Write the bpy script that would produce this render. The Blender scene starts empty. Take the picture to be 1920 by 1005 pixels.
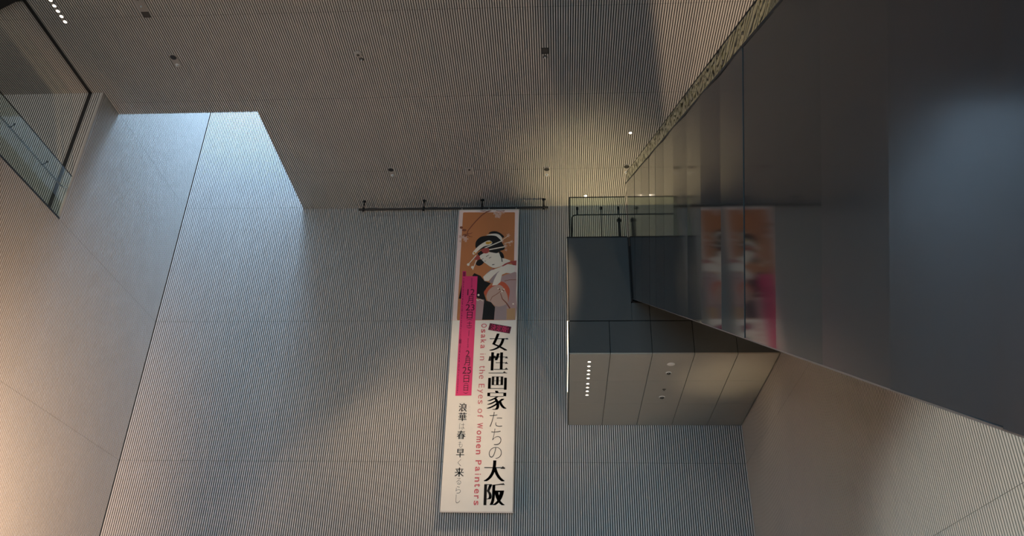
import bpy, bmesh, math, random
from mathutils import Vector, Matrix
from mathutils.geometry import delaunay_2d_cdt

random.seed(4)
SC = bpy.context.scene
COL = SC.collection
EYE = 1.6                      # eye height; coordinates below are measured from the eye, EYE lifts them off the floor

# ------------------------------------------------------------------ camera
FPX, PITCH, YAW, ROLL = 1568.213, 0.526868, -0.064758, 0.024769
cp, sp = math.cos(PITCH), math.sin(PITCH)
fw = Vector((math.sin(YAW) * cp, math.cos(YAW) * cp, sp))
r0 = Vector((math.cos(YAW), -math.sin(YAW), 0.0))
u0 = r0.cross(fw)
RT = r0 * math.cos(ROLL) + u0 * math.sin(ROLL)
UP = -r0 * math.sin(ROLL) + u0 * math.cos(ROLL)
cam = bpy.data.cameras.new('camera')
cam.sensor_width = 36.0
cam.lens = FPX / 1920 * 36.0
cam.clip_end = 300
camo = bpy.data.objects.new('camera', cam)
COL.objects.link(camo)
camo.matrix_world = Matrix(((RT.x, UP.x, -fw.x, 0), (RT.y, UP.y, -fw.y, 0), (RT.z, UP.z, -fw.z, EYE), (0, 0, 0, 1)))
SC.camera = camo

# ------------------------------------------------------------------ world, lamps, exposure
SC.view_settings.view_transform = 'Standard'
SC.view_settings.look = 'None'
SC.view_settings.gamma = 1.0
SC.view_settings.use_curve_mapping = False
SC.view_settings.exposure = 0.0
w = bpy.data.worlds.new('world')
SC.world = w
w.use_nodes = True
w.node_tree.nodes['Background'].inputs[0].default_value = (1.0, 0.92, 0.84, 1)
w.node_tree.nodes['Background'].inputs[1].default_value = 0.022


def lamp(name, kind, loc, target, energy, color, size=1.0, size_y=None, angle=60, blend=0.5, spread=180):
    d = bpy.data.lights.new(name, kind)
    d.energy = energy
    d.color = color
    if kind == 'AREA':
        d.shape = 'RECTANGLE'
        d.size = size
        d.size_y = size_y or size
        d.spread = math.radians(spread)
    else:
        d.shadow_soft_size = size
    if kind == 'SPOT':
        d.spot_size = math.radians(angle)
        d.spot_blend = blend
    o = bpy.data.objects.new(name, d)
    COL.objects.link(o)
    o.location = (loc[0], loc[1], loc[2] + EYE)
    v = Vector(target) - Vector(loc)
    o.rotation_euler = v.to_track_quat('-Z', 'Y').to_euler()
    return o


WARM = (1.0, 0.72, 0.46)
WARM2 = (1.0, 0.80, 0.50)
COOL = (0.62, 0.80, 1.0)
# daylight coming down the light well
lamp('skylight_daylight', 'AREA', (-9.2, 18.3, 25.5), (-10.4, 18.5, 8), 1950, (0.45, 0.69, 1.0), 3.4, 4.2, spread=95)
# daylight of the entrance glazing behind the viewer, low
lamp('entrance_daylight', 'AREA', (-1.0, -5.0, 0.6), (1.5, 20, 2.5), 520, (0.38, 0.74, 1.0), 5, 2.5, spread=100)
# ceiling spotlight on the banner
lamp('banner_spotlight', 'SPOT', (2.2, 9.8, 13.9), (-4.2, 20.6, 5.0), 2100, WARM, 0.06, angle=27, blend=0.6)
lamp('banner_spotlight', 'SPOT', (0.0, 9.8, 13.9), (-3.1, 20.6, 7.6), 1500, WARM, 0.10, angle=25, blend=0.8)
# lobby lamp at the left wall, hall uplight beside the escalator, then added fills
lamp('lobby_lamp', 'SPOT', (-7.6, 9.5, -0.9), (-11.4, 11.7, 0.9), 19000, (1.0, 0.66, 0.43), 0.3, angle=100, blend=1.0)
lamp('hall_uplight', 'SPOT', (3.55, 11.0, -1.4), (-0.6, 14.4, 7.2), 1000, WARM, 0.25, angle=70, blend=0.4)
lamp('centre_fill', 'SPOT', (-6.0, 8.0, -1.4), (-5.0, 11.5, 14.0), 60, WARM, 0.4, angle=110, blend=1.0)  # added fill for the left of the hall, no fixture there
lamp('right_wall_fill', 'SPOT', (-1.5, 3.0, -0.8), (4.6, 8.3, 0.7), 2500, (0.92, 1.0, 0.94), 0.2, angle=41, blend=0.4)  # added light that brightens the lower right wall, no known source
lamp('soffit_fill', 'SPOT', (3.3, 16.4, -1.3), (3.75, 17.6, 7.36), 750, WARM2, 0.15, angle=19, blend=1.0)  # added tight spot that brightens the right end of the soffit
# uplights on the bridge and between the escalator and the right wall
lamp('bridge_uplight', 'SPOT', (1.0, 20.45, 10.7), (0.9, 19.2, 14.2), 430, (1.0, 0.80, 0.44), 0.08, angle=78, blend=0.9)
lamp('stairwell_uplight', 'SPOT', (3.95, 11.2, 6.2), (3.95, 12.2, 14.0), 1200, WARM, 0.12, angle=80, blend=0.7)
lamp('corridor_fill', 'AREA', (-14.2, 4.0, 12.8), (-13.0, 15.4, 12.6), 300, (1.0, 0.97, 0.90), 3.0, 1.5)  # added ambient light for the corridor, source not seen

# ------------------------------------------------------------------ materials
MATS = {}


def nd(nt, t, **k):
    n = nt.nodes.new(t)
    for a, b in k.items():
        setattr(n, a, b)
    return n


def mat(name, color, rough=0.5, metal=0.0, spec=0.5, var=0.06, scale=3.0, ior=None, emit=None, strength=0.0, bump=0.0, bscale=40.0):
    m = bpy.data.materials.new(name)
    m.use_nodes = True
    nt = m.node_tree
    b = nt.nodes['Principled BSDF']
    b.inputs['Roughness'].default_value = rough
    b.inputs['Metallic'].default_value = metal
    b.inputs['Specular IOR Level'].default_value = spec
    if ior:
        b.inputs['IOR'].default_value = ior
    tc = nd(nt, 'ShaderNodeTexCoord')
    nz = nd(nt, 'ShaderNodeTexNoise')
    nz.inputs['Scale'].default_value = scale
    nz.inputs['Detail'].default_value = 3
    nt.links.new(tc.outputs['Object'], nz.inputs['Vector'])
    mr = nd(nt, 'ShaderNodeMapRange')
    mr.inputs['To Min'].default_value = 1 - var
    mr.inputs['To Max'].default_value = 1 + var
    nt.links.new(nz.outputs['Fac'], mr.inputs['Value'])
    mx = nd(nt, 'ShaderNodeVectorMath', operation='SCALE')
    mx.inputs[0].default_value = color[:3]
    nt.links.new(mr.outputs['Result'], mx.inputs['Scale'])
    nt.links.new(mx.outputs['Vector'], b.inputs['Base Color'])
    if emit:
        b.inputs['Emission Color'].default_value = (*emit, 1)
        b.inputs['Emission Strength'].default_value = strength
    if bump:
        n2 = nd(nt, 'ShaderNodeTexNoise')
        n2.inputs['Scale'].default_value = bscale
        nt.links.new(tc.outputs['Object'], n2.inputs['Vector'])
        bp = nd(nt, 'ShaderNodeBump')
        bp.inputs['Strength'].default_value = bump
        nt.links.new(n2.outputs['Fac'], bp.inputs['Height'])
        nt.links.new(bp.outputs['Normal'], b.inputs['Normal'])
    MATS[name] = m
    return m


def glass_mat(name, tint, refl_rough=0.0, wave=0.0, ior=1.5, refract=None):
    m = bpy.data.materials.new(name)
    m.use_nodes = True
    nt = m.node_tree
    nt.nodes.clear()
    out = nd(nt, 'ShaderNodeOutputMaterial')
    mix = nd(nt, 'ShaderNodeMixShader')
    fr = nd(nt, 'ShaderNodeFresnel')
    fr.inputs['IOR'].default_value = ior
    if refract:
        tr = nd(nt, 'ShaderNodeBsdfRefraction')
        tr.inputs['IOR'].default_value = refract
        tr.inputs['Roughness'].default_value = 0.0
    else:
        tr = nd(nt, 'ShaderNodeBsdfTransparent')
    tr.inputs['Color'].default_value = (*tint, 1)
    gl = nd(nt, 'ShaderNodeBsdfGlossy')
    gl.inputs['Roughness'].default_value = refl_rough
    # light leaving the pane is not reflected a second time
    ge = nd(nt, 'ShaderNodeNewGeometry')
    inv = nd(nt, 'ShaderNodeMath', operation='SUBTRACT')
    inv.inputs[0].default_value = 1.0
    nt.links.new(ge.outputs['Backfacing'], inv.inputs[1])
    mul = nd(nt, 'ShaderNodeMath', operation='MULTIPLY')
    nt.links.new(fr.outputs[0], mul.inputs[0])
    nt.links.new(inv.outputs[0], mul.inputs[1])
    nt.links.new(mul.outputs[0], mix.inputs[0])
    nt.links.new(tr.outputs[0], mix.inputs[1])
    nt.links.new(gl.outputs[0], mix.inputs[2])
    nt.links.new(mix.outputs[0], out.inputs[0])
    if wave:
        tc = nd(nt, 'ShaderNodeTexCoord')
        nz = nd(nt, 'ShaderNodeTexNoise')
        nz.inputs['Scale'].default_value = 2.2
        nz.inputs['Detail'].default_value = 1.0
        nt.links.new(tc.outputs['Object'], nz.inputs['Vector'])
        bp = nd(nt, 'ShaderNodeBump')
        bp.inputs['Strength'].default_value = wave
        bp.inputs['Distance'].default_value = 0.1
        nt.links.new(nz.outputs['Fac'], bp.inputs['Height'])
        nt.links.new(bp.outputs['Normal'], gl.inputs['Normal'])
        if refract:
            nt.links.new(bp.outputs['Normal'], tr.inputs['Normal'])
    MATS[name] = m
    return m


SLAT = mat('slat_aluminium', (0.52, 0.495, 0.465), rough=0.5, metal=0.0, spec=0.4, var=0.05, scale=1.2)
SIDE = mat('slat_side_shaded', (0.24, 0.225, 0.205), rough=0.7, spec=0.2)  # slat metal darkened on its sides, shade between slats put into the colour
GAP = mat('slat_gap', (0.030, 0.028, 0.026), rough=0.9, spec=0.1)
PLAIN = mat('plain_panel', (0.62, 0.63, 0.63), rough=0.7)
FLOORM = mat('floor_stone', (0.11, 0.105, 0.10), rough=0.35, bump=0.02)
BLACK = mat('black_steel', (0.012, 0.012, 0.013), rough=0.45)
CLAD = mat('dark_polished_panel', (0.016, 0.017, 0.019), rough=0.07, spec=0.5, ior=1.75, var=0.25, scale=0.8)
CLADM = mat('dark_satin_panel', (0.009, 0.010, 0.013), rough=0.16, spec=0.5, ior=1.95, var=0.2, scale=0.7)
PANEL = mat('grey_metal_panel', (0.42, 0.40, 0.35), rough=0.36, metal=0.35, var=0.04)
FASCIA = mat('shaded_metal_panel', (0.075, 0.082, 0.085), rough=0.34, metal=0.2, var=0.06)  # same panels as the soffit, their shade put into a darker colour
STEEL = mat('steel', (0.30, 0.30, 0.30), rough=0.3, metal=0.9)
PLATE = mat('ceiling_plate', (0.36, 0.33, 0.30), rough=0.55)
DARKGRILLE = mat('dark_grille', (0.06, 0.055, 0.05), rough=0.7)
GLASS = glass_mat('clear_glass', (0.90, 0.955, 0.93))
GLASSW = glass_mat('wavy_glass', (0.74, 0.76, 0.64), wave=0.03, refract=1.06)
LED = mat('lamp_face', (0.9, 0.8, 0.7), emit=(1.0, 0.84, 0.66), strength=7)
LEDS = mat('strip_lamp_face', (0.9, 0.8, 0.6), emit=(1.0, 0.85, 0.58), strength=5)
SKYM = mat('sky_pane', (0.8, 0.9, 1.0), emit=(0.62, 0.82, 1.0), strength=1.3)
RUBBER = mat('handrail_rubber', (0.015, 0.015, 0.015), rough=0.5)
STEP = mat('step_metal', (0.12, 0.12, 0.12), rough=0.5, metal=0.7)


# ------------------------------------------------------------------ helpers
def quad(bm, a, b, c, d, mi=0):
    f = bm.faces.new([bm.verts.new(p) for p in (a, b, c, d)])
    f.material_index = mi
    return f


def add_box(bm, x0, x1, y0, y1, z0, z1, mi=0):
    v = [bm.verts.new((x, y, z)) for z in (z0, z1) for y in (y0, y1) for x in (x0, x1)]
    for i in ((0, 2, 3, 1), (4, 5, 7, 6), (0, 1, 5, 4), (2, 6, 7, 3), (0, 4, 6, 2), (1, 3, 7, 5)):
        bm.faces.new([v[k] for k in i]).material_index = mi


def add_obox(bm, c, ax, ay, az, mi=0):
    """box with half-axis vectors ax, ay, az round centre c"""
    c, ax, ay, az = map(Vector, (c, ax, ay, az))
    v = [bm.verts.new(c + ax * i + ay * j + az * k) for k in (-1, 1) for j in (-1, 1) for i in (-1, 1)]
    for i in ((0, 2, 3, 1), (4, 5, 7, 6), (0, 1, 5, 4), (2, 6, 7, 3), (0, 4, 6, 2), (1, 3, 7, 5)):
        bm.faces.new([v[k] for k in i]).material_index = mi


def add_tube(bm, pts, r, n=10, mi=0):
    pts = [Vector(p) for p in pts]
    rings = []
    for i, p in enumerate(pts):
        d = (pts[min(i + 1, len(pts) - 1)] - pts[max(i - 1, 0)]).normalized()
        a = d.orthogonal().normalized() if abs(d.z) > 0.9 else d.cross(Vector((0, 0, 1))).normalized()
        b = d.cross(a)
        rings.append([bm.verts.new(p + (a * math.cos(t) + b * math.sin(t)) * r) for t in [2 * math.pi * k / n for k in range(n)]])
    for A, B in zip(rings, rings[1:]):
        for k in range(n):
            bm.faces.new((A[k], A[(k + 1) % n], B[(k + 1) % n], B[k])).material_index = mi
    bm.faces.new(rings[0][::-1]).material_index = mi
    bm.faces.new(rings[-1]).material_index = mi


def add_lathe(bm, c, prof, n=24, mi=0):
    """profile of (radius, z) turned round the vertical through c"""
    rings = []
    for r, z in prof:
        if r < 1e-6:
            rings.append([bm.verts.new((c[0], c[1], c[2] + z))])
        else:
            rings.append([bm.verts.new((c[0] + r * math.cos(2 * math.pi * k / n), c[1] + r * math.sin(2 * math.pi * k / n), c[2] + z)) for k in range(n)])
    for A, B in zip(rings, rings[1:]):
        for k in range(n):
            q = [A[k % len(A)], A[(k + 1) % len(A)], B[(k + 1) % len(B)], B[k % len(B)]]
            u = []
            for v in q:
                if v not in u:
                    u.append(v)
            if len(u) > 2:
                bm.faces.new(u).material_index = mi


def obj(name, bm, mats, parent=None, smooth=False):
    """link one bmesh (eye-based coordinates) as ONE mesh object"""
    if not isinstance(mats, (list, tuple)):
        mats = [mats]
    off = Vector((0, 0, EYE))
    q = parent
    while q is not None:
        off -= q.location
        q = q.parent
    bmesh.ops.translate(bm, verts=bm.verts, vec=off)
    me = bpy.data.meshes.new(name)
    bmesh.ops.recalc_face_normals(bm, faces=bm.faces)
    bm.to_mesh(me)
    bm.free()
    for m in mats:
        me.materials.append(m)
    if smooth:
        for p in me.polygons:
            p.use_smooth = True
    o = bpy.data.objects.new(name, me)
    COL.objects.link(o)
    if parent is not None:
        o.parent = parent
    return o


def tag(o, label=None, cat=None, group=None, kind=None):
    for k, v in (('label', label), ('category', cat), ('group', group), ('kind', kind)):
        if v:
            o[k] = v
    return o


def thing(name, loc, label, cat, group=None):
    o = bpy.data.objects.new(name, None)
    COL.objects.link(o)
    o.location = (loc[0], loc[1], loc[2] + EYE)
    o.empty_display_size = 0.2
    return tag(o, label, cat, group)


def dup(root, loc, label, group=None):
    r = root.copy()
    COL.objects.link(r)
    r.location = (loc[0], loc[1], loc[2] + EYE)
    r['label'] = label
    if group:
        r['group'] = group
    for ch in list(root.children):
        c = ch.copy()
        COL.objects.link(c)
        c.parent = r
        for g in ch.children:
            d = g.copy()
            COL.objects.link(d)
            d.parent = c
    return r


def struct(name, bm, mats, parent=None):
    o = obj(name, bm, mats, parent)
    if parent is None:
        o['kind'] = 'structure'
    return o


def box_bm(*a):
    bm = bmesh.new()
    add_box(bm, *a)
    return bm


def at(px, py, Y):
    """point on the plane at depth Y seen at photo pixel px, py"""
    d = RT * ((px - 960) / FPX) - UP * ((py - 502.5) / FPX) + fw
    return d * (Y / d.y)


# ------------------------------------------------------------------ slatted surfaces
PITCHM, SW, SD = 0.0555, 0.0345, 0.050


def slats(bm, P, rects, seams=()):
    """P(u, v, n): face point; rects (u0, u1, v0, v1): slats run along v, face at n = 0, dark backing at n = -SD"""
    for (u0, u1, v0, v1) in rects:
        quad(bm, P(u0, v0, -SD), P(u1, v0, -SD), P(u1, v1, -SD), P(u0, v1, -SD), 1)
        cuts = [v0] + [s for s in sorted(seams) if v0 + .05 < s < v1 - .05] + [v1]
        k0, k1 = math.floor(u0 / PITCHM) - 1, math.ceil(u1 / PITCHM) + 1
        for k in range(k0, k1 + 1):
            a, b = k * PITCHM - SW / 2, k * PITCHM + SW / 2
            a, b = max(a, u0), min(b, u1)
            if b - a < 0.004:
                continue
            for c0, c1 in zip(cuts, cuts[1:]):
                s0 = c0 + (0.003 if c0 != v0 else 0)
                s1 = c1 - (0.003 if c1 != v1 else 0)
                f = [bm.verts.new(P(u, v, n)) for n in (0, -SD) for (u, v) in ((a, s0), (b, s0), (b, s1), (a, s1))]
                bm.faces.new(f[0:4])
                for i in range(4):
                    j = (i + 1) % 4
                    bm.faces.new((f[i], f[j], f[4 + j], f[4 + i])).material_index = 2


D, HC, XL, XR, FL = 20.684, 14.19, -11.417, 4.618, -1.6
VX, VY, ZT = -7.745, 16.25, 26.0          # void in the ceiling: right edge, near edge, top of the well
YJ = 15.42                                # end wall of the corridor
SILL = 10.38
FLOORS = (2.46, 6.38, 10.38, 14.24, 18.1)
YB = -7.0                                 # how far the hall runs back behind the viewer

bm = bmesh.new()
slats(bm, lambda u, v, n: Vector((u, D - n, v)), [(XL, VX, FL, ZT), (VX, XR, FL, HC + 0.05)], FLOORS)
struct('wall_back', bm, [SLAT, GAP, SIDE])
bm = bmesh.new()
slats(bm, lambda u, v, n: Vector((XL + n, u, v)), [(YJ, D, FL, ZT), (YB, YJ, FL, SILL)], FLOORS)
struct('wall_left', bm, [SLAT, GAP, SIDE])
bm = bmesh.new()
slats(bm, lambda u, v, n: Vector((XR - n, u, v)), [(YB, D, FL, HC + 0.05)], FLOORS)
struct('wall_right', bm, [SLAT, GAP, SIDE])
GX0, GX1 = -11.82, -11.71                 # shutter groove
bm = bmesh.new()
slats(bm, lambda u, v, n: Vector((u, v, HC + n * -1)),
      [(GX1, XL, YB, YJ), (XL, VX, YB, VY), (VX, XR, YB, D), (-18.0, GX0, 12.45, YJ)], (-3.5, -0.4, 2.7, 5.8, 8.9, 12.97, 15.79, 18.85))
struct('ceiling', bm, [SLAT, GAP, SIDE])
struct('floor', box_bm(-12.2, XR + .2, YB, D, FL - 0.2, FL), FLOORM)
# corridor behind the opening of the left wall
bm = bmesh.new()
slats(bm, lambda u, v, n: Vector((u, YJ - n, v)), [(-18.0, GX0, SILL - .25, HC), (GX1, XL - 0.03, SILL - .25, HC)])
struct('wall_corridor', bm, [SLAT, GAP, SIDE])
bm = bmesh.new()
add_box(bm, -18.0, XL - SD - .002, YB, YJ, SILL - 0.5, SILL - 0.25)
struct('floor_corridor', bm, FLOORM)
# black guide channel of the fire shutter: ceiling run and wall run
bm = bmesh.new()
add_box(bm, GX0, GX1, YB, YJ, HC + 0.02, HC + 0.09)
add_box(bm, GX0, GX1, YJ + 0.02, YJ + 0.09, SILL - .25, HC + 0.09)
struct('trim_1', bm, BLACK)
# pale corner trim of the left wall and dark edge at its sill
bm = bmesh.new()
add_box(bm, XL - 0.05, XL + 0.002, YJ - 0.012, YJ + 0.05, SILL, HC)
struct('trim_2', bm, PLATE)
bm = bmesh.new()
add_box(bm, XL - 0.06, XL + 0.004, YB, YJ, SILL - 0.01, SILL + 0.035)
struct('trim_3', bm, BLACK)
# black panel where the corridor ceiling ends
bm = bmesh.new()
pts = [(-11.83, 12.38), (-12.52, 12.68), (-14.5, 13.55), (-18.0, 15.1), (-18, YB), (-11.83, YB)]
lo = [bm.verts.new((x, y, HC - 0.02)) for x, y in pts]
hi = [bm.verts.new((x, y, HC + 0.30)) for x, y in pts]
bm.faces.new(lo)
bm.faces.new(hi)
for i in range(len(pts)):
    j = (i + 1) % len(pts)
    bm.faces.new((lo[i], lo[j], hi[j], hi[i]))
struct('ceiling_corridor', bm, BLACK)
# plain sides and skylight of the light well
bm = bmesh.new()
add_box(bm, VX - 0.01, VX + 0.15, VY, D, HC + 0.06, ZT)
add_box(bm, XL, VX + 0.15, VY - 0.15, VY + 0.01, HC + 0.06, ZT)
struct('wall_lightwell', bm, PLAIN)
bm = bmesh.new()
add_box(bm, XL, VX, VY, VY + .06, ZT, ZT + 0.1)
add_box(bm, XL, VX, D - .06, D, ZT, ZT + 0.1)
for k in range(5):
    x = XL + (VX - XL - .06) * k / 4
    add_box(bm, x, x + .06, VY, D, ZT, ZT + 0.1)
wf = struct('window_1', bm, PLAIN)
g = obj('pane', box_bm(XL, VX, VY, D, ZT + 0.1, ZT + 0.12), SKYM, wf)

# ------------------------------------------------------------------ bridge
BX, BY, BZ, BT = 0.19, 16.26, 7.355, 10.262
EX = 1.60                                  # left face of the escalator
OZ = 8.59                                  # bottom of its opening in the fascia
br = thing('bridge', (2.4, 18.4, BZ), 'grey metal panelled bridge box projecting from the slatted back wall at upper right', 'bridge')
G = 0.006
PX = [BX, 1.073, 1.956, 2.84, 3.737, XR - 0.02]
ZS = 8.14
FH = FASCIA
# fascia: panels below the long seam, then the tall panel and the lintel under the escalator opening
for a, b in zip(PX, PX[1:]):
    obj('fascia_panel', box_bm(a + G, b - G, BY, BY + 0.03, BZ + 0.032, ZS - 0.012), FASCIA, br)
obj('fascia_panel', box_bm(BX + G, EX - 0.035, BY, BY + 0.03, ZS + 0.012, BT), FASCIA, br)
obj('fascia_panel', box_bm(EX - 0.035 + G, 1.956 - G, BY, BY + 0.03, ZS + 0.012, OZ - 0.02), FASCIA, br)
for a, b in zip(PX[2:], PX[3:]):
    obj('fascia_panel', box_bm(a + G, b - G, BY, BY + 0.03, ZS + 0.012, OZ - 0.02), FASCIA, br)
# black reveal of the escalator opening
bm = bmesh.new()
add_box(bm, EX - 0.035, EX - 0.005, BY - 0.004, BY + 0.4, OZ - 0.02, BT + 0.01)
add_box(bm, EX - 0.035, XR - 0.05, BY - 0.004, BY + 0.4, OZ - 0.02, OZ + 0.012)
add_box(bm, EX - 0.005, XR - 0.05, BY + 0.37, BY + 0.4, OZ + 0.012, BT)
obj('opening_reveal', bm, BLACK, br)
# soffit panels: five columns, three rows
YS = [BY, 17.718, 19.141, D - 0.03]
for a, b in zip(PX, PX[1:]):
    for c, d in zip(YS, YS[1:]):
        obj('soffit_panel', box_bm(a + G, b - G, c + (0.0025 if c > BY else 0.0), d - 0.0025, BZ, BZ + 0.03), PANEL, br)
bm = bmesh.new()
add_box(bm, BX + 0.03, XR - 0.03, BY + 0.42, D - 0.03, BZ + 0.04, OZ - 0.03)
add_box(bm, BX + 0.03, EX - 0.04, BY + 0.035, BY + 0.42, BZ + 0.04, BT - 0.01)
add_box(bm, BX + 0.03, XR - 0.03, BY + 0.035, BY + 0.42, BZ + 0.04, OZ - 0.03)
add_box(bm, BX + 0.03, XR - 0.03, BY + 0.42, D - 0.03, OZ - 0.03, BT - 0.01)
obj('core', bm, BLACK, br)
obj('side_panel', box_bm(BX - 0.005, BX + 0.025, BY, D - 0.03, BZ, BT), PANEL, br)
obj('edge_trim', box_bm(BX - 0.01, EX - 0.03, BY - 0.008, BY + 0.03, BT, BT + 0.03), BLACK, br)
# linear lamp on the lower edge of its left side
ll = thing('linear_lamp', (BX - 0.012, 17.0, BZ + 0.05), 'thin glowing strip lamp on the lower left edge of the grey bridge box', 'lamp')
obj('lamp_face', box_bm(BX - 0.020, BX - 0.007, BY + 0.0, BY + 0.05, BZ + 0.02, ZS), LEDS, ll)
obj('lamp_channel', box_bm(BX - 0.016, BX - 0.007, BY + 0.05, 18.4, BZ, BZ + 0.025), LEDS, ll)

# nine small downlights in the soffit
def downlight(name, c, r, label, cat='lamp', group=None):
    t = thing(name, c, label, cat, group)
    bm = bmesh.new()
    add_lathe(bm, c, [(r * 0.8, 0.0), (r * 0.8, -0.008), (r * 1.15, -0.006), (r * 1.15, 0.0)], 20)
    obj('trim_ring', bm, PLATE, t)
    bm = bmesh.new()
    add_lathe(bm, c, [(0.0, -0.004), (r * 0.8, -0.004), (r * 0.8, 0.0), (0.0, 0.0)], 20)
    obj('lamp_face', bm, LED, t)
    return t


ORD = ['first', 'second', 'third', 'fourth', 'fifth', 'sixth', 'seventh', 'eighth', 'ninth']
ys = [16.653, 16.889, 17.122, 17.331, 17.559, 17.882, 18.111, 18.335, 18.574]
dl = None
for i, y in enumerate(ys):
    lab = 'small glowing downlight, %s from the top in the row of nine under the bridge' % ORD[i]
    if dl is None:
        dl = downlight('downlight', (0.638, y, BZ), 0.042, lab, 'lamp', 'row of downlights under the bridge')
    else:
        dup(dl, (0.638, y, BZ), lab)
# round fittings in the third soffit column
for (y, r, lab) in ((16.796, 0.085, 'pale round plate under the bridge, largest and nearest the front edge'),
                    (17.262, 0.065, 'round ringed ceiling fitting under the bridge, behind the pale plate'),
                    (18.709, 0.075, 'round white detector with dark rim under the bridge, nearest the slatted wall')):
    c = (2.40, y, BZ)
    t = thing('ceiling_fitting', c, lab, 'fitting', 'round fittings under the bridge')
    bm = bmesh.new()
    add_lathe(bm, c, [(0, -0.012), (r * 0.7, -0.012), (r, -0.004), (r, 0.004), (0, 0.004)])
    obj('cover_plate', bm, PLAIN, t)
    if r < 0.08:
        bm = bmesh.new()
        add_lathe(bm, c, [(r * 0.45, -0.03), (r * 0.6, -0.03), (r * 0.72, -0.012), (r * 0.45, -0.012)])
        obj('rim', bm, DARKGRILLE, t)
c = (2.40, 18.227, BZ)
t = thing('sprinkler', c, 'tiny dark sprinkler under the bridge, between two round fittings', 'sprinkler')
bm = bmesh.new()
add_lathe(bm, c, [(0, -0.035), (0.014, -0.035), (0.014, -0.01), (0.04, -0.004), (0.04, 0.002)], 14)
obj('head', bm, DARKGRILLE, t)

# glass balustrade on the bridge
gb = thing('glass_balustrade', (0.9, BY + 0.06, BT + 0.03), 'clear glass balustrade with dark handrail on the bridge, under the ceiling', 'balustrade')
GT = 11.425
obj('glass_panel', box_bm(0.262, EX - 0.03, BY + 0.05, BY + 0.066, BT + 0.03, GT), GLASS, gb)
obj('glass_panel', box_bm(0.256, 0.272, BY + 0.07, D - 0.1, BT + 0.03, GT), GLASS, gb)
bm = bmesh.new()
add_box(bm, 0.255, EX - 0.03, BY + 0.046, BY + 0.070, GT, GT + 0.012)
add_box(bm, 0.252, 0.276, BY + 0.05, D - 0.1, GT, GT + 0.012)
add_box(bm, 0.252, 0.268, BY + 0.044, BY + 0.072, BT + 0.03, GT)
obj('edge_cap', bm, BLACK, gb)
bm = bmesh.new()
add_tube(bm, [(0.32, 20.4, 10.99), (0.32, 16.5, 10.99), (0.36, 16.42, 10.99), (0.44, 16.40, 10.99), (1.6, 16.40, 10.99)], 0.015, 10)
obj('handrail', bm, BLACK, gb)
for x in (0.447, 0.995, 1.40):
    bm = bmesh.new()
    add_tube(bm, [(x, 16.33, 11.15), (x, 16.36, 11.08), (x, 16.40, 10.99)], 0.016, 8)
    add_lathe(bm, (x, 16.34, 11.13), [(0, 0.045), (0.03, 0.03), (0.03, -0.03), (0, -0.045)], 12)
    obj('bracket', bm, BLACK, gb)
bm = bmesh.new()
add_tube(bm, [(0.995, 16.34, BT + .03), (0.995, 16.34, 11.1)], 0.010, 8)
obj('post', bm, BLACK, gb)
po = thing('guide_post', (1.44, 16.75, BT), 'short black post standing behind the glass balustrade on the bridge', 'post')
bm = bmesh.new()
add_lathe(bm, (1.44, 16.75, BT), [(0.10, 0), (0.10, 0.02), (0.04, 0.04), (0.035, 0.75), (0, 0.75)], 16)
obj('shaft', bm, BLACK, po)
bm = bmesh.new()
add_lathe(bm, (1.44, 16.75, BT + 0.75), [(0, 0), (0.05, 0.01), (0.055, 0.06), (0.03, 0.11), (0, 0.12)], 16)
obj('head', bm, BLACK, po)

# ------------------------------------------------------------------ escalator
def zbot(y):
    return 8.656 + (y - 16.218) * 0.5745


def ztop(y):
    return 11.745 + (y - 16.22) * 0.5925


es = thing('escalator', (2.4, -2.0, FL), 'long dark polished metal escalator rising across the right side to the bridge', 'escalator')
EW = 3.25
TH = math.atan(0.5835)
ct, st = math.cos(TH), math.sin(TH)
# seams: measured where they cross the middle line of the side
mids = [15.35, 14.0, 12.9, 12.0, 11.12, 10.13, 9.11, 8.2, 7.26, 6.335, 5.43, 4.505, 3.575, 2.69, 1.77, 0.85, -0.07, -1.0]


def seam_pts(ym):
    # a seam runs square to the slope: direction (-st, ct); meet bottom and top lines
    zm = 5.29 + (ym - 9.107) * 0.585
    # solve zm + t*ct = line(ym - t*st)
    tb = (zbot(ym) - zm) / (ct + 0.5745 * st)
    tt = (ztop(ym) - zm) / (ct + 0.5925 * st)
    return (ym - tb * st, zm + tb * ct), (ym - tt * st, zm + tt * ct)


YE = 16.24
edges = [((YE, zbot(YE)), (YE, ztop(YE)))] + [seam_pts(m) for m in mids]
rng = random.Random(11)
tilts = [0, .004, -.003, .006, -.004, .005, -.006, .003, -.007, .006, .0, -.004, .003, -.024, -.024, 0, 0, 0]
for i in range(len(edges) - 1):
    (b0, t0), (b1, t1) = edges[i], edges[i + 1]
    dx = tilts[i] * (1.0 if i < 12 else 0.5)
    g = 0.002
    bm = bmesh.new()
    o_ = []
    for X, k in ((EX, 0), (EX + 0.03, 1)):
        s = 1 if k == 0 else 0
        o_.append([bm.verts.new((X + dx * s, b0[0] - g, b0[1])), bm.verts.new((X - dx * s, b1[0] + g, b1[1])),
                   bm.verts.new((X - dx * s, t1[0] + g, t1[1])), bm.verts.new((X + dx * s, t0[0] - g, t0[1]))])
    bm.faces.new(o_[0])
    bm.faces.new(o_[1])
    for a in range(4):
        b = (a + 1) % 4
        bm.faces.new((o_[0][a], o_[0][b], o_[1][b], o_[1][a])).material_index = 1
    obj('cladding_panel', bm, [CLAD if i < 12 else CLADM, GAP], es)


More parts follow.
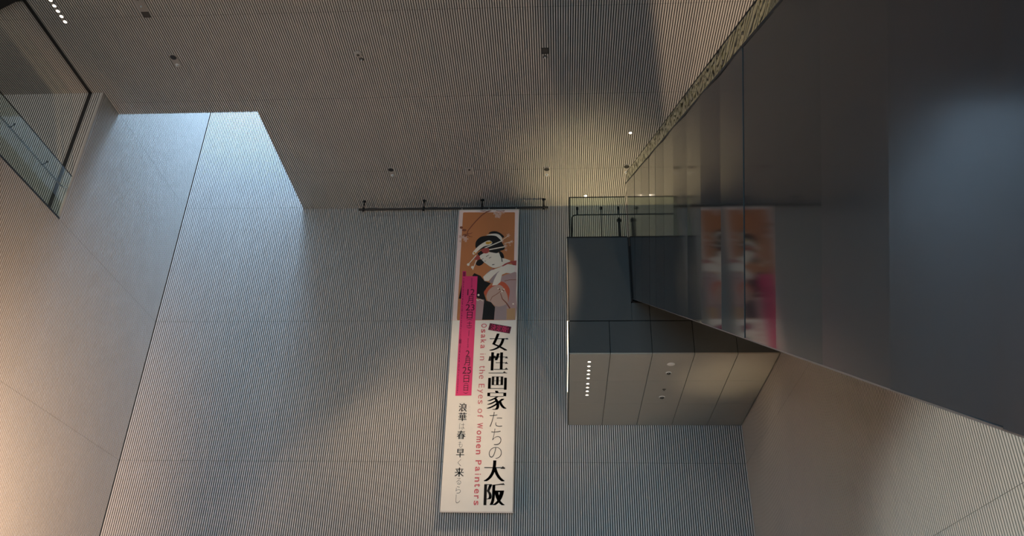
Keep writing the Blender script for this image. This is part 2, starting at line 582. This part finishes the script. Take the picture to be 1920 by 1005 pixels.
def slope_slab(x0, x1, ya, yb, f0, f1):
    bm = bmesh.new()
    v = [bm.verts.new((x, y, f(y))) for x in (x0, x1) for y in (ya, yb) for f in (f0, f1)]
    for i in ((0, 1, 3, 2), (4, 6, 7, 5), (0, 4, 5, 1), (2, 3, 7, 6), (0, 2, 6, 4), (1, 5, 7, 3)):
        bm.faces.new([v[k] for k in i])
    return bm


YLOW = -1.2
obj('truss', slope_slab(EX + 0.032, EW, YLOW, YE, lambda y: zbot(y) + 0.015, lambda y: zbot(y) + 1.3), BLACK, es)
obj('edge_trim', slope_slab(EX + 0.0, EX + 0.05, YLOW, YE, lambda y: zbot(y) - 0.012, lambda y: zbot(y)), STEEL, es)
obj('right_side', slope_slab(EW, EW + 0.03, YLOW, YE, zbot, ztop), CLADM, es)
obj('inner_panel', slope_slab(EX + 0.035, EX + 0.10, YLOW, YE, lambda y: zbot(y) + 1.3, lambda y: ztop(y) - 0.02), BLACK, es)
obj('top_cap', slope_slab(EX - 0.004, EX + 0.12, YLOW, YE, lambda y: ztop(y) - 0.002, lambda y: ztop(y) + 0.03), BLACK, es)
bm = bmesh.new()
n = 60
for k in range(n):
    y = YLOW + 0.4 + (YE - YLOW - 0.6) * k / n
    add_box(bm, EX + 0.6, EW - 0.4, y, y + (YE - YLOW - 0.6) / n + 0.01, zbot(y) + 1.25, zbot(y) + 1.48)
obj('steps', bm, STEP, es)
for x in (EX + 0.5, EW - 0.3):
    bm = bmesh.new()
    add_tube(bm, [(x, y, zbot(y) + 2.35) for y in (YLOW + 0.5, 4, 10, YE)], 0.04, 10)
    obj('handrail', bm, RUBBER, es)
    obj('balustrade', slope_slab(x - 0.01, x + 0.01, YLOW + 0.5, YE, lambda y: zbot(y) + 1.3, lambda y: zbot(y) + 2.32), GLASS, es)
eg = slope_slab(EX + 0.03, EX + 0.045, 0.0, YE + 0.02, lambda y: ztop(y) + 0.03, lambda y: 12.075 + (y - 16.22) * 0.592)
obj('guard_glass', eg, GLASSW, es)
obj('guard_glass_edge', slope_slab(EX + 0.028, EX + 0.047, 0.0, YE + 0.02, lambda y: 12.075 + (y - 16.22) * 0.592, lambda y: 12.087 + (y - 16.22) * 0.592), BLACK, es)

# ------------------------------------------------------------------ glass balustrade of the corridor
cb = thing('glass_balustrade', (XL - 0.02, 12.0, SILL + 0.04), 'clear glass balustrade with handrail along the corridor opening at upper left', 'balustrade')
for a, b in ((9.4, 11.55), (11.56, 13.46), (13.47, 15.37)):
    obj('glass_panel', box_bm(XL - 0.03, XL - 0.014, a, b, SILL + 0.02, 11.545), GLASS, cb)
obj('edge_cap', box_bm(XL - 0.032, XL - 0.012, 9.4, 15.37, 11.545, 11.556), BLACK, cb)
bm = bmesh.new()
HX = XL - 0.14
add_tube(bm, [(HX, 9.4, 11.22), (HX, 15.25, 11.22), (HX + 0.03, 15.33, 11.22), (XL - 0.02, 15.35, 11.22)], 0.02, 10)
obj('handrail', bm, STEEL, cb)
for y in (11.8, 13.13, 14.42):
    bm = bmesh.new()
    add_tube(bm, [(HX, y, 11.20), (HX + 0.05, y, 11.17), (XL - 0.03, y + .02, 11.26)], 0.010, 8)
    add_lathe(bm, (XL - 0.034, y + .02, 11.27), [(0, -0.03), (0.022, -0.02), (0.022, 0.02), (0, 0.03)], 12)
    obj('bracket', bm, BLACK, cb)

# ------------------------------------------------------------------ fittings on the slatted ceiling
ri = None
for i, y in enumerate((13.06, 12.90, 12.745, 12.59, 12.43)):
    lab = 'bright downlight at top left, %s from the lower end of the row of five' % ORD[i]
    if ri is None:
        ri = downlight('downlight', (-11.168, y, HC), 0.05, lab, 'lamp', 'row of downlights at the upper left')
    else:
        dup(ri, (-11.168, y, HC), lab)
downlight('downlight', (1.905, 17.335, HC), 0.05, 'single round glowing downlight in the ceiling beside the escalator glass')
downlight('downlight', (0.798, 20.174, HC), 0.05, 'single glowing downlight in the ceiling right above the bridge balustrade')


def spot_plate(c):
    t = thing('recessed_spotlight', c, '-', 'spotlight', 'dark recessed spotlights in the ceiling')
    bm = bmesh.new()
    add_box(bm, c[0] - 0.085, c[0] + 0.085, c[1] - 0.09, c[1] + 0.33, c[2] - 0.012, c[2] + 0.02)
    obj('cover_plate', bm, PLATE, t)
    bm = bmesh.new()
    add_lathe(bm, (c[0], c[1], c[2] - 0.013), [(0, -0.002), (0.075, -0.002), (0.078, 0.002), (0, 0.002)], 24)
    obj('aperture', bm, BLACK, t)
    bm = bmesh.new()
    add_lathe(bm, (c[0], c[1] + 0.25, c[2] - 0.012), [(0, -0.05), (0.02, -0.045), (0.03, -0.01), (0.05, 0)], 14)
    obj('sensor', bm, PLAIN, t)
    return t


s0 = spot_plate((-9.131, 14.238, HC))
s0['label'] = 'recessed spotlight with black opening, on the ceiling left of the light well corner'
dup(s0, (-4.708, 18.777, HC), 'recessed spotlight with black opening, above the left part of the hanging rail')
dup(s0, (-0.319, 18.857, HC), 'recessed spotlight with black opening, just right of the banner on the ceiling')
dup(s0, (1.903, 18.788, HC), 'recessed spotlight with black opening, beside the end of the escalator glass')
c = (-4.676, 14.26, HC)
t = thing('smoke_detector', c, 'round brown detector on the ceiling, top centre left of the square grille', 'detector')
bm = bmesh.new()
add_lathe(bm, c, [(0, -0.05), (0.06, -0.05), (0.10, -0.02), (0.10, 0.0)], 24)
obj('body', bm, PLATE, t)
bm = bmesh.new()
add_lathe(bm, (c[0], c[1], c[2] - 0.05), [(0, -0.015), (0.03, -0.012), (0.035, 0)], 16)
obj('lens', bm, DARKGRILLE, t)


def small_sprinkler(c, lab):
    t = thing('sprinkler', c, lab, 'sprinkler')
    bm = bmesh.new()
    add_lathe(bm, c, [(0.02, -0.012), (0.055, -0.008), (0.055, 0.0)], 16)
    obj('escutcheon', bm, DARKGRILLE, t)
    bm = bmesh.new()
    add_lathe(bm, c, [(0, -0.05), (0.018, -0.045), (0.02, -0.012)], 12)
    obj('head', bm, PLAIN, t)


small_sprinkler((-4.64, 14.45, HC), 'tiny sprinkler on the ceiling right behind the round brown detector')
c = (-0.282, 14.30, HC)
t = thing('ceiling_grille', c, 'small dark square grille on the ceiling, above the banner and right of centre', 'grille')
bm = bmesh.new()
add_box(bm, c[0] - .085, c[0] + .085, c[1] - .085, c[1] + .085, c[2] - 0.006, c[2] + 0.02)
obj('mesh_plate', bm, DARKGRILLE, t)
bm = bmesh.new()
for a in (-1, 1):
    add_box(bm, c[0] + a * .085 - .008, c[0] + a * .085 + .008, c[1] - .093, c[1] + .093, c[2] - 0.012, c[2] + 0.01)
    add_box(bm, c[0] - .093, c[0] + .093, c[1] + a * .085 - .008, c[1] + a * .085 + .008, c[2] - 0.012, c[2] + 0.01)
obj('frame', bm, BLACK, t)
small_sprinkler((-0.283, 14.50, HC), 'tiny sprinkler on the ceiling just below the small dark square grille')
c = (-2.494, 18.83, HC)
t = thing('access_plate', c, 'flush brown square plate on the ceiling above the banner', 'plate')
bm = bmesh.new()
add_box(bm, c[0] - .09, c[0] + .09, c[1] - .09, c[1] + .22, c[2] - 0.010, c[2] + 0.02)
obj('cover', bm, PLATE, t)
bm = bmesh.new()
add_lathe(bm, (c[0], c[1], c[2] - .01), [(0, -0.012), (0.03, -0.01), (0.035, 0)], 16)
obj('knob', bm, DARKGRILLE, t)
c = (-9.21, 12.6, HC)
t = thing('access_plate', c, 'long brown ceiling plate with a camera hole and dark square grille, at top left', 'plate')
bm = bmesh.new()
add_box(bm, c[0] - .10, c[0] + .10, 12.0, 12.82, c[2] - 0.010, c[2] + 0.02)
obj('cover', bm, PLATE, t)
obj('grille', box_bm(c[0] - .09, c[0] + .09, 12.82, 12.99, c[2] - 0.012, c[2] + 0.02), DARKGRILLE, t)
bm = bmesh.new()
add_lathe(bm, (c[0], 12.45, c[2] - .01), [(0, -0.006), (0.04, -0.006), (0.045, 0)], 16)
obj('aperture', bm, BLACK, t)
bm = bmesh.new()
add_lathe(bm, (c[0], 12.66, c[2] - .01), [(0, -0.03), (0.018, -0.025), (0.02, 0)], 12)
obj('sensor', bm, PLAIN, t)

# ------------------------------------------------------------------ hanging rail
RY = 20.32
rz0 = 13.895
hr = thing('hanging_rail', (-3.1, RY, rz0), 'long black hanging rail under the ceiling at the back wall', 'rail')
bm = bmesh.new()
add_tube(bm, [(-5.93, RY, rz0), (-0.29, RY, rz0)], 0.033, 12)
obj('rail', bm, BLACK, hr)
for x in (-5.78, -3.98, -2.245, -0.43):
    bm = bmesh.new()
    add_tube(bm, [(x, RY, rz0), (x, RY, HC)], 0.018, 8)
    add_lathe(bm, (x, RY, rz0), [(0.045, 0.05), (0.045, -0.045)], 12)
    add_lathe(bm, (x, RY, HC), [(0, -0.03), (0.05, -0.025), (0.055, 0.0)], 12)
    obj('bracket', bm, BLACK, hr)
for x in (-5.78, -3.98, -2.6):
    obj('clamp', box_bm(x + 0.12, x + 0.42, RY - 0.012, RY + 0.012, rz0 + 0.03, rz0 + 0.055), STEEL, hr)

# ------------------------------------------------------------------ banner
BNY = 20.28
a, b = at(825, 961, BNY), at(962, 961, BNY)
c, d = at(861, 393.5, BNY), at(972, 393, BNY)
bx0, bx1 = (a.x + c.x) / 2, (b.x + d.x) / 2
bz0, bz1 = (a.z + b.z) / 2, (c.z + d.z) / 2


def paint(name, col, rough=0.6):
    return mat(name, col, rough=rough, spec=0.3, var=0.05, scale=2.0)


VINYL = paint('banner_vinyl', (0.80, 0.74, 0.66), 0.5)
INK = {
    'orange': paint('ink_orange', (0.50, 0.19, 0.075)), 'pinkwhite': paint('ink_pale_pink', (0.80, 0.62, 0.58)),
    'black': paint('ink_black', (0.012, 0.011, 0.012)), 'skin': paint('ink_cream', (0.78, 0.70, 0.60)),
    'red': paint('ink_red', (0.40, 0.07, 0.06)), 'vermilion': paint('ink_vermilion', (0.52, 0.10, 0.05)),
    'mauve': paint('ink_mauve', (0.42, 0.28, 0.27)), 'greymauve': paint('ink_grey_mauve', (0.33, 0.25, 0.25)),
    'ochre': paint('ink_ochre', (0.45, 0.27, 0.14)), 'brown': paint('ink_brown', (0.22, 0.07, 0.04)),
    'tan': paint('ink_tan', (0.50, 0.34, 0.28)), 'magenta': paint('ink_magenta', (0.72, 0.045, 0.17)),
    'rose': paint('ink_rose', (0.58, 0.11, 0.13)), 'gold': paint('ink_gold', (0.62, 0.33, 0.05)),
    'darkgrey': paint('ink_dark_grey', (0.022, 0.018, 0.017)), 'palegrey': paint('ink_pale_grey', (0.52, 0.47, 0.43)),
    'darkmagenta': paint('ink_dark_magenta', (0.26, 0.014, 0.07)), 'maroon': paint('ink_maroon', (0.10, 0.012, 0.03)), 'blossom': paint('ink_blossom', (0.62, 0.40, 0.33)),
}
bn = thing('banner', (-2.07, BNY, bz0), 'tall exhibition banner with a kimono portrait and Japanese title hanging at the back wall', 'banner')
CLOTH = obj('cloth', box_bm(bx0, bx1, BNY, BNY + 0.004, bz0, bz1), VINYL, bn)
HEM = paint('hem_vinyl', (0.62, 0.55, 0.5))
for z0, z1 in ((bz0 - 0.004, bz0 + 0.03), (bz1 - 0.03, bz1 + 0.004)):
    obj('hem_bar', box_bm(bx0 - .003, bx1 + .003, BNY - 0.008, BNY + 0.012, z0, z1), HEM, bn)
for x in (bx0 + .08, (bx0 + bx1) / 2, bx1 - .08):
    bm = bmesh.new()
    add_tube(bm, [(x, BNY + .002, bz1 - 0.02), (x, RY - 0.036, rz0 - 0.02)], 0.007, 6)
    obj('cord', bm, PLAIN, bn)

LAY = [0]


def layer(name, polys, ink, step=True, clip=1e9):
    """flat printed shapes lying on the cloth, one mesh per colour of the print"""
    bm = bmesh.new()
    for p in polys:
        LAY[0] += 1
        y = BNY - 0.00007 * LAY[0] - 0.0002
        pts = [at(px, min(py, clip), BNY) for px, py in p]
        pts = [(min(max(q.x, bx0 + .001), bx1 - .001), q.z) for q in pts]
        vs, _, fs, _, _, _ = delaunay_2d_cdt([Vector(q) for q in pts], [], [list(range(len(pts)))], 1, 1e-5)
        f = [bm.verts.new((x, y, z)) for x, z in vs]
        for t in fs:
            bm.faces.new([f[k] for k in t])
    return obj(name, bm, INK[ink], CLOTH)


def A(*p):
    return [(860 + x / 9.133, 390 + y / 9.136) for x, y in p]


def B(*p):
    return [(850 + x / 8.377, 490 + y / 8.377) for x, y in p]


def smooth(p, n=3):
    """closed Catmull-Rom through the outline"""
    r = []
    N = len(p)
    for i in range(N):
        p0, p1, p2, p3 = p[i - 1], p[i], p[(i + 1) % N], p[(i + 2) % N]
        for k in range(n):
            t = k / n
            r.append(tuple(0.5 * (2 * p1[j] + (p2[j] - p0[j]) * t + (2 * p0[j] - 5 * p1[j] + 4 * p2[j] - p3[j]) * t * t + (3 * p1[j] - p0[j] - 3 * p2[j] + p3[j]) * t ** 3) for j in (0, 1)))
    return r


def stroke(p, w0, w1=None):
    w1 = w0 if w1 is None else w1
    L, R_ = [], []
    for i, q in enumerate(p):
        a_, b_ = p[max(i - 1, 0)], p[min(i + 1, len(p) - 1)]
        dx, dy = b_[0] - a_[0], b_[1] - a_[1]
        l = math.hypot(dx, dy) or 1
        ww = w0 + (w1 - w0) * i / max(len(p) - 1, 1)
        L.append((q[0] - dy / l * ww / 2, q[1] + dx / l * ww / 2))
        R_.append((q[0] + dy / l * ww / 2, q[1] - dx / l * ww / 2))
    return L + R_[::-1]


def blob(cx, cy, rx, ry=None, n=14, ph=0.0):
    ry = ry or rx
    return [(cx + rx * math.cos(2 * math.pi * k / n + ph), cy + ry * math.sin(2 * math.pi * k / n + ph)) for k in range(n)]


# portrait picture
layer('border_print', [[(861.2, 394.5), (971.5, 394.2), (966.0, 600.5), (848.3, 601)]], 'pinkwhite')
layer('ground_print', [[(869.5, 398.2), (964.5, 398.0), (965.6, 399.2), (962.0, 600.4), (857.5, 600.6), (856.6, 597), (868.2, 399.6)]], 'orange')
layer('branch_print', [stroke(A((560, 40), (470, 70), (390, 130), (300, 220), (230, 300), (160, 390), (140, 450)), 2.2, 1.6),
                       stroke(A((370, 45), (430, 55), (480, 40)), 1.4), stroke(A((150, 440), (190, 440), (235, 425)), 1.6, 0.8),
                       stroke(A((150, 455), (190, 490), (235, 495)), 1.6, 0.8), blob(*A((45, 335))[0], 3, 2.4), blob(*A((95, 380))[0], 4.2, 2.2),
                       blob(*A((110, 470))[0], 4.6, 2.6), stroke(A((640, 50), (720, 55), (790, 45)), 1.2)], 'brown')
bl = []
for x, y, r in ((660, 120, 42), (620, 90, 34), (710, 100, 38), (690, 150, 30), (640, 150, 24), (770, 75, 24), (120, 530, 46), (80, 500, 36), (30, 490, 34), (120, 570, 20),
                (30, 570, 24), (850, 470, 34), (910, 575, 28), (870, 600, 22), (800, 650, 34), (880, 640, 14), (810, 720, 24), (745, 565, 26)):
    cx, cy = A((x, y))[0]
    bl.append([(cx + r / 9.13 * (0.75 + 0.35 * math.cos(5 * t)) * math.cos(t), cy + r / 9.13 * (0.75 + 0.35 * math.cos(5 * t)) * math.sin(t)) for t in [2 * math.pi * k / 30 for k in range(30)]])
layer('blossom_print', bl, 'blossom')
layer('robe_print', [smooth(B((760, 235), (900, 190), (990, 175), (985, 500), (975, 925), (640, 922), (660, 720), (740, 320)), 2),
                     B((380, 590), (490, 600), (450, 920), (300, 920), (330, 600))], 'mauve', clip=600.2)
layer('robe_fold_print', [B((650, 700), (840, 660), (830, 918), (655, 918))], 'greymauve', clip=600.2)
layer('robe_hem_print', [B((840, 745), (970, 735), (968, 915), (835, 915))], 'ochre', clip=600.2)
layer('black_robe_print', [B((330, 185), (430, 230), (490, 310), (590, 345), (520, 420), (480, 500), (520, 620), (590, 640), (655, 720), (640, 918), (452, 918), (485, 605), (380, 580), (330, 520), (300, 225)),
                           B((132, 370), (150, 590), (85, 587))], 'black', clip=600.2)
layer('sash_print', [smooth(B((480, 500), (520, 430), (610, 370), (740, 318), (820, 345), (885, 440), (875, 560), (855, 645), (800, 560), (560, 560)), 3)], 'vermilion')
layer('inner_robe_print', [B((560, 320), (720, 110), (760, 150), (690, 330), (600, 345)), B((520, 190), (610, 110), (640, 120), (560, 190))], 'greymauve')
layer('collar_print', [B((468, 245), (520, 195), (600, 140), (720, 98), (830, 40), (960, 60), (966, 110), (900, 130), (760, 132), (700, 165), (630, 225), (555, 310), (490, 308)),
                       B((690, 190), (745, 130), (960, 100), (966, 165), (900, 190), (830, 182), (765, 210), (752, 260), (740, 325), (690, 372), (610, 382), (640, 290))], 'skin')
layer('red_collar_print', [A((700, 992), (770, 965), (870, 912), (990, 900), (986, 985), (930, 980), (900, 940), (830, 965), (760, 1000)), B((585, 135), (650, 105), (640, 130))], 'red')
layer('fan_print', [smooth(B((520, 540), (560, 450), (640, 390), (730, 372), (800, 430), (850, 540), (858, 640), (820, 680), (720, 712), (640, 690), (590, 640), (540, 620)), 3)], 'tan')
layer('fan_line_print', [stroke(B((580, 620), (610, 560), (690, 510), (750, 465)), 1.0), stroke(B((740, 500), (770, 590), (830, 650), (890, 740)), 1.2, 2.6),
                         stroke(B((800, 310), (880, 292), (985, 290)), 1.0), blob(*B((722, 440))[0], 1.6), blob(*B((782, 455))[0], 1.8)], 'brown')
layer('flower_print', [blob(*B((705, 430))[0], 1.3), blob(*B((765, 470))[0], 1.6), blob(*B((795, 440))[0], 1.4), blob(*B((395, 530))[0], 2.0), blob(*B((372, 605))[0], 1.4),
                       stroke(B((380, 620), (420, 595), (465, 625)), 1.1), blob(*B((940, 670))[0], 1.6)], 'skin')
layer('hair_print', [smooth(A((510, 440), (560, 405), (640, 400), (720, 435), (778, 490), (745, 512), (690, 455), (600, 440)), 3),
                     smooth(A((285, 655), (300, 570), (370, 500), (470, 478), (600, 474), (680, 500), (722, 560), (770, 640), (790, 690), (760, 722), (700, 740), (645, 790), (560, 765), (520, 745), (420, 700), (330, 740), (300, 690)), 3),
                     smooth(A((690, 740), (750, 770), (778, 850), (745, 930), (722, 925), (715, 840)), 3),
                     smooth(A((325, 900), (380, 880), (435, 930), (360, 992), (295, 965)), 3),
                     A((320, 780), (400, 720), (430, 770), (350, 830))], 'black')
layer('face_print', [smooth(A((358, 832), (430, 778), (520, 758), (640, 775), (690, 770), (725, 850), (800, 870), (890, 910), (800, 950), (740, 990), (690, 1010), (615, 1028), (540, 1005), (475, 958), (430, 925)), 3)], 'skin')
layer('ribbon_print', [smooth(A((470, 468), (600, 440), (690, 455), (742, 512), (732, 560), (700, 530), (640, 482), (560, 472)), 3),
                       smooth(A((240, 765), (330, 662), (430, 592), (520, 556), (575, 590), (540, 632), (430, 662), (350, 720), (262, 800)), 3),
                       stroke(A((445, 690), (745, 562)), 1.9), stroke(A((520, 716), (790, 664)), 1.9), stroke(A((300, 812), (150, 985)), 1.4), stroke(A((310, 882), (240, 1060)), 1.4),
                       blob(*A((165, 970))[0], 2.6), blob(*B((300, 95))[0], 2.6), stroke(A((730, 560), (850, 480)), 1.0), stroke(A((780, 610), (910, 575)), 1.0)], 'skin')
layer('ornament_print', [smooth(A((385, 715), (440, 690), (522, 695), (505, 770), (425, 775)), 2), smooth(A((330, 800), (370, 860), (335, 890), (270, 880)), 2)], 'red')
layer('comb_print', [blob(*A((500, 600))[0], 4.4, 2.6), blob(*A((545, 590))[0], 2.4, 2.2), blob(*A((270, 770))[0], 1.8, 1.6)], 'gold')
layer('feature_print', [stroke(A((470, 835), (520, 805)), 1.1, 0.6), stroke(A((395, 885), (425, 865)), 0.9, 0.6), stroke(A((520, 862), (560, 840)), 1.2, 0.7), stroke(A((440, 915), (468, 910)), 1.0, 0.6),
                        stroke(A((575, 975), (615, 968)), 1.6, 1.0), stroke(A((735, 850), (745, 925)), 1.6)], 'darkgrey')
# printed tabs
layer('date_tab', [[(867.5, 508.4), (873.9, 508.4), (874.3, 518.1), (895.5, 518.1), (883.9, 741.6), (853.9, 742.2)]], 'magenta')
layer('label_tab', [[(918.7, 606.0), (958.9, 612.9), (955.7, 625.7), (915.1, 618.5)]], 'maroon')

# lettering: glyphs of the built-in font, thinned and widened sideways where the print is a serif face
DG = None


def glyph(ch, offset=0.0):
    cu = bpy.data.curves.new('glyph', 'FONT')
    cu.body = ch
    cu.size = 1.0
    cu.offset = offset
    cu.resolution_u = 6
    o = bpy.data.objects.new('glyph', cu)
    COL.objects.link(o)
    dg = bpy.context.evaluated_depsgraph_get()
    me = bpy.data.meshes.new_from_object(o.evaluated_get(dg))
    vs = [(v.co.x, v.co.y) for v in me.vertices]
    fs = [tuple(p.vertices) for p in me.polygons]
    bpy.data.objects.remove(o)
    bpy.data.curves.remove(cu)
    bpy.data.meshes.remove(me)
    return vs, fs


def lettering(name, items, ink):
    """items: (text, cx, cy, width px, height px, turn in quarter turns clockwise, offset, widen)"""
    LAY[0] += 2
    y = BNY - 0.00007 * LAY[0] - 0.0002
    bm = bmesh.new()
    for (tx, cx, cy, wp, hp, turn, off, widen) in items:
        vs, fs = glyph(tx, off)
        if not vs:
            continue
        x0, x1 = min(v[0] for v in vs), max(v[0] for v in vs)
        y0, y1 = min(v[1] for v in vs), max(v[1] for v in vs)
        P0 = at(cx, cy, BNY)
        wx = (at(cx + wp / 2, cy, BNY).x - at(cx - wp / 2, cy, BNY).x)
        hz = (at(cx, cy - hp / 2, BNY).z - at(cx, cy + hp / 2, BNY).z)
        ang = 0.0
        if isinstance(turn, float):
            ang, turn = turn, 0
        shifts = [0.0] if not widen else [widen * k / 4 for k in range(-4, 5)]
        for si, s in enumerate(shifts):
            vv = []
            for (gx, gy) in vs:
                u = (gx - (x0 + x1) / 2) / max(x1 - x0, 1e-4)
                v = (gy - (y0 + y1) / 2) / max(y1 - y0, 1e-4)
                if turn:
                    u, v = v, -u
                px_, pz_ = u * wx * (1 - 2 * widen) + s * wx, v * hz
                if ang:
                    px_, pz_ = px_ * math.cos(ang) + pz_ * math.sin(ang), -px_ * math.sin(ang) + pz_ * math.cos(ang)
                vv.append(bm.verts.new((P0.x + px_, y, P0.z + pz_)))
            for f in fs:
                try:
                    bm.faces.new([vv[k] for k in f])
                except ValueError:
                    pass
    return obj(name, bm, INK[ink], CLOTH)


TI = [('女', 935.2, 641.5, 35, 32), ('性', 933.8, 677.6, 37, 34), ('画', 932.8, 714.8, 35, 32), ('家', 931.6, 750.5, 38, 36)]
TH_ = [('た', 929.8, 786.3, 24, 28), ('ち', 930.5, 819, 19, 31), ('の', 928.7, 849.3, 24, 22)]
TJ = [('大', 927.2, 883, 40, 39.5), ('阪', 927.3, 927, 40, 41)]
lettering('title_lettering', [(c_, x, y, w_, h_, 0, -0.022, 0.055) for c_, x, y, w_, h_ in TI + TJ] + [(c_, x, y, w_, h_, 0, -0.02, 0.0) for c_, x, y, w_, h_ in TH_], 'darkgrey')
layer('title_serif', [[(948.0, 636.4), (950.5, 633.4), (953.3, 636.8)], [(946.7, 671.8), (949.7, 668.3), (952.7, 672.2)], [(946.7, 682.0), (949.3, 678.2), (952.7, 682.3)],
                      [(945.5, 693.2), (949.3, 689.3), (952.9, 693.2)], [(941.9, 700.0), (945.5, 696.1), (949.7, 699.8)], [(938.2, 879.0), (943.0, 874.1), (947.9, 879.4)], [(939.9, 909.4), (943.6, 905.7), (947.0, 909.4)]], 'darkgrey')
SU = [('浪', 868, 764, 15.5, 15.5, 1), ('華', 867.3, 781.6, 15.5, 16, 1), ('は', 866.2, 799.2, 10, 12, 0), ('春', 864.8, 815.4, 16, 16, 1), ('も', 863.2, 833, 8, 12, 0),
      ('早', 863, 849.8, 15, 16, 1), ('く', 861.4, 867.6, 6, 13, 0), ('来', 861.2, 885.4, 17, 17, 1), ('る', 860, 902.5, 9, 12, 0), ('ら', 859.2, 918.6, 9, 13, 0), ('し', 858.6, 935.2, 8, 16, 0)]
lettering('subtitle_lettering', [(c_, x, y, w_, h_, 0, -0.005 if k else -0.02, 0.02 if k else 0.0) for c_, x, y, w_, h_, k in SU], 'darkgrey')
lettering('ruby_lettering', [('な', 880.6, 762.7, 3.6, 4.4, 0, -0.02, 0), ('に', 880.2, 770.2, 3.6, 4.4, 0, -0.02, 0), ('わ', 879.8, 777.6, 3.6, 4.4, 0, -0.02, 0)], 'palegrey')
# English line, set sideways and reading downwards
EN = [('Osaka', 607, 653.5, 0.014), ('in', 662.5, 675.5, -0.006), ('the', 686, 710.5, -0.006), ('Eyes', 720, 757.5, -0.006), ('of', 766.5, 783.5, -0.006), ('Women', 793, 852, 0.014), ('Painters', 863, 947.5, 0.014)]
it = []
for wd, ya, yb, off in EN:
    # one glyph after another, spread evenly over the word's run
    n_ = len(wd)
    widths = {'i': 0.45, 't': 0.7, 'r': 0.75, 'f': 0.7, 'W': 1.35, 'm': 1.35, 'O': 1.1}
    ws = [widths.get(c_, 1.0) for c_ in wd]
    gap = 0.42
    unit = (yb - ya) / (sum(ws) + gap * (n_ - 1))
    y_ = ya
    for c_, w1 in zip(wd, ws):
        yc = y_ + w1 * unit / 2
        t_ = (yc - 607) / 340.0
        base = 902.6 - 14.6 * t_
        cap = 10.2 + 1.3 * t_
        up = cap if c_ in 'OEWPkthfi' else cap * 0.76
        dn = 0.0
        if c_ == 'y':
            up, dn = cap * 0.76, cap * 0.24
        it.append((c_, base + (up - dn) / 2, yc, up + dn, w1 * unit * (0.42 if c_ == 'i' else 1.0), 1, off, 0.0))
        y_ += (w1 + gap) * unit
lettering('english_lettering', it, 'rose')
DT = [('12', 883.2, 547.8, 13.4, 11.6), ('月', 882.0, 562.0, 11, 13.5), ('23', 881.5, 576.6, 16.5, 12), ('日', 880.8, 591.2, 10.5, 13.0), ('土', 880.2, 607.0, 10, 9),
      ('2', 876.9, 663.2, 7.2, 12.2), ('月', 875.9, 678.2, 11, 15), ('25', 875.2, 694.4, 16, 13), ('日', 874.5, 710.3, 10.5, 13.6), ('日', 873.6, 727.6, 8.5, 11)]
it = [(c_, x, y, w_, h_, 0, 0.004, 0.0) for c_, x, y, w_, h_ in DT]
it += [('(', 880.4, 600.0, 10, 3, 1, -0.01, 0), (')', 880.0, 614.2, 10, 3, 1, -0.01, 0), ('(', 874.0, 719.8, 9.5, 3, 1, -0.01, 0), (')', 873.2, 736.6, 9.5, 3, 1, -0.01, 0)]
it += [('2023年', 884.6, 530.6, 3.2, 19, 1, -0.01, 0), ('2024年', 877.6, 643.5, 3.2, 19, 1, -0.01, 0), ('—', 879.2, 625.0, 0.9, 11, 1, 0, 0)]
lettering('date_lettering', it, 'maroon')
lettering('label_lettering', [('決定版!', 936.9, 615.8, 33, 11.0, 0.17, 0.0, 0.0)], 'magenta')
# the small print of the tab is too small to read: thin broken marks in its column
mk = []
yy = 522.0
rr = random.Random(3)
while yy < 738:
    cx = 869.6 - 12.2 * (yy - 522) / 216.0
    h_ = rr.uniform(1.2, 3.4)
    mk.append([(cx - .9, yy), (cx + rr.uniform(.2, 1.2), yy), (cx + rr.uniform(.2, 1.1), yy + h_), (cx - rr.uniform(.1, .9), yy + h_)])
    yy += h_ + rr.uniform(.5, 2.2)
mk.append([(868.4, 510), (873.0, 510), (872.8, 518.5), (868.2, 518.5)])
mk.append([(861.0, 636.5), (865.2, 636.5), (864.8, 644.5), (860.6, 644.5)])
layer('small_print', mk, 'darkmagenta')
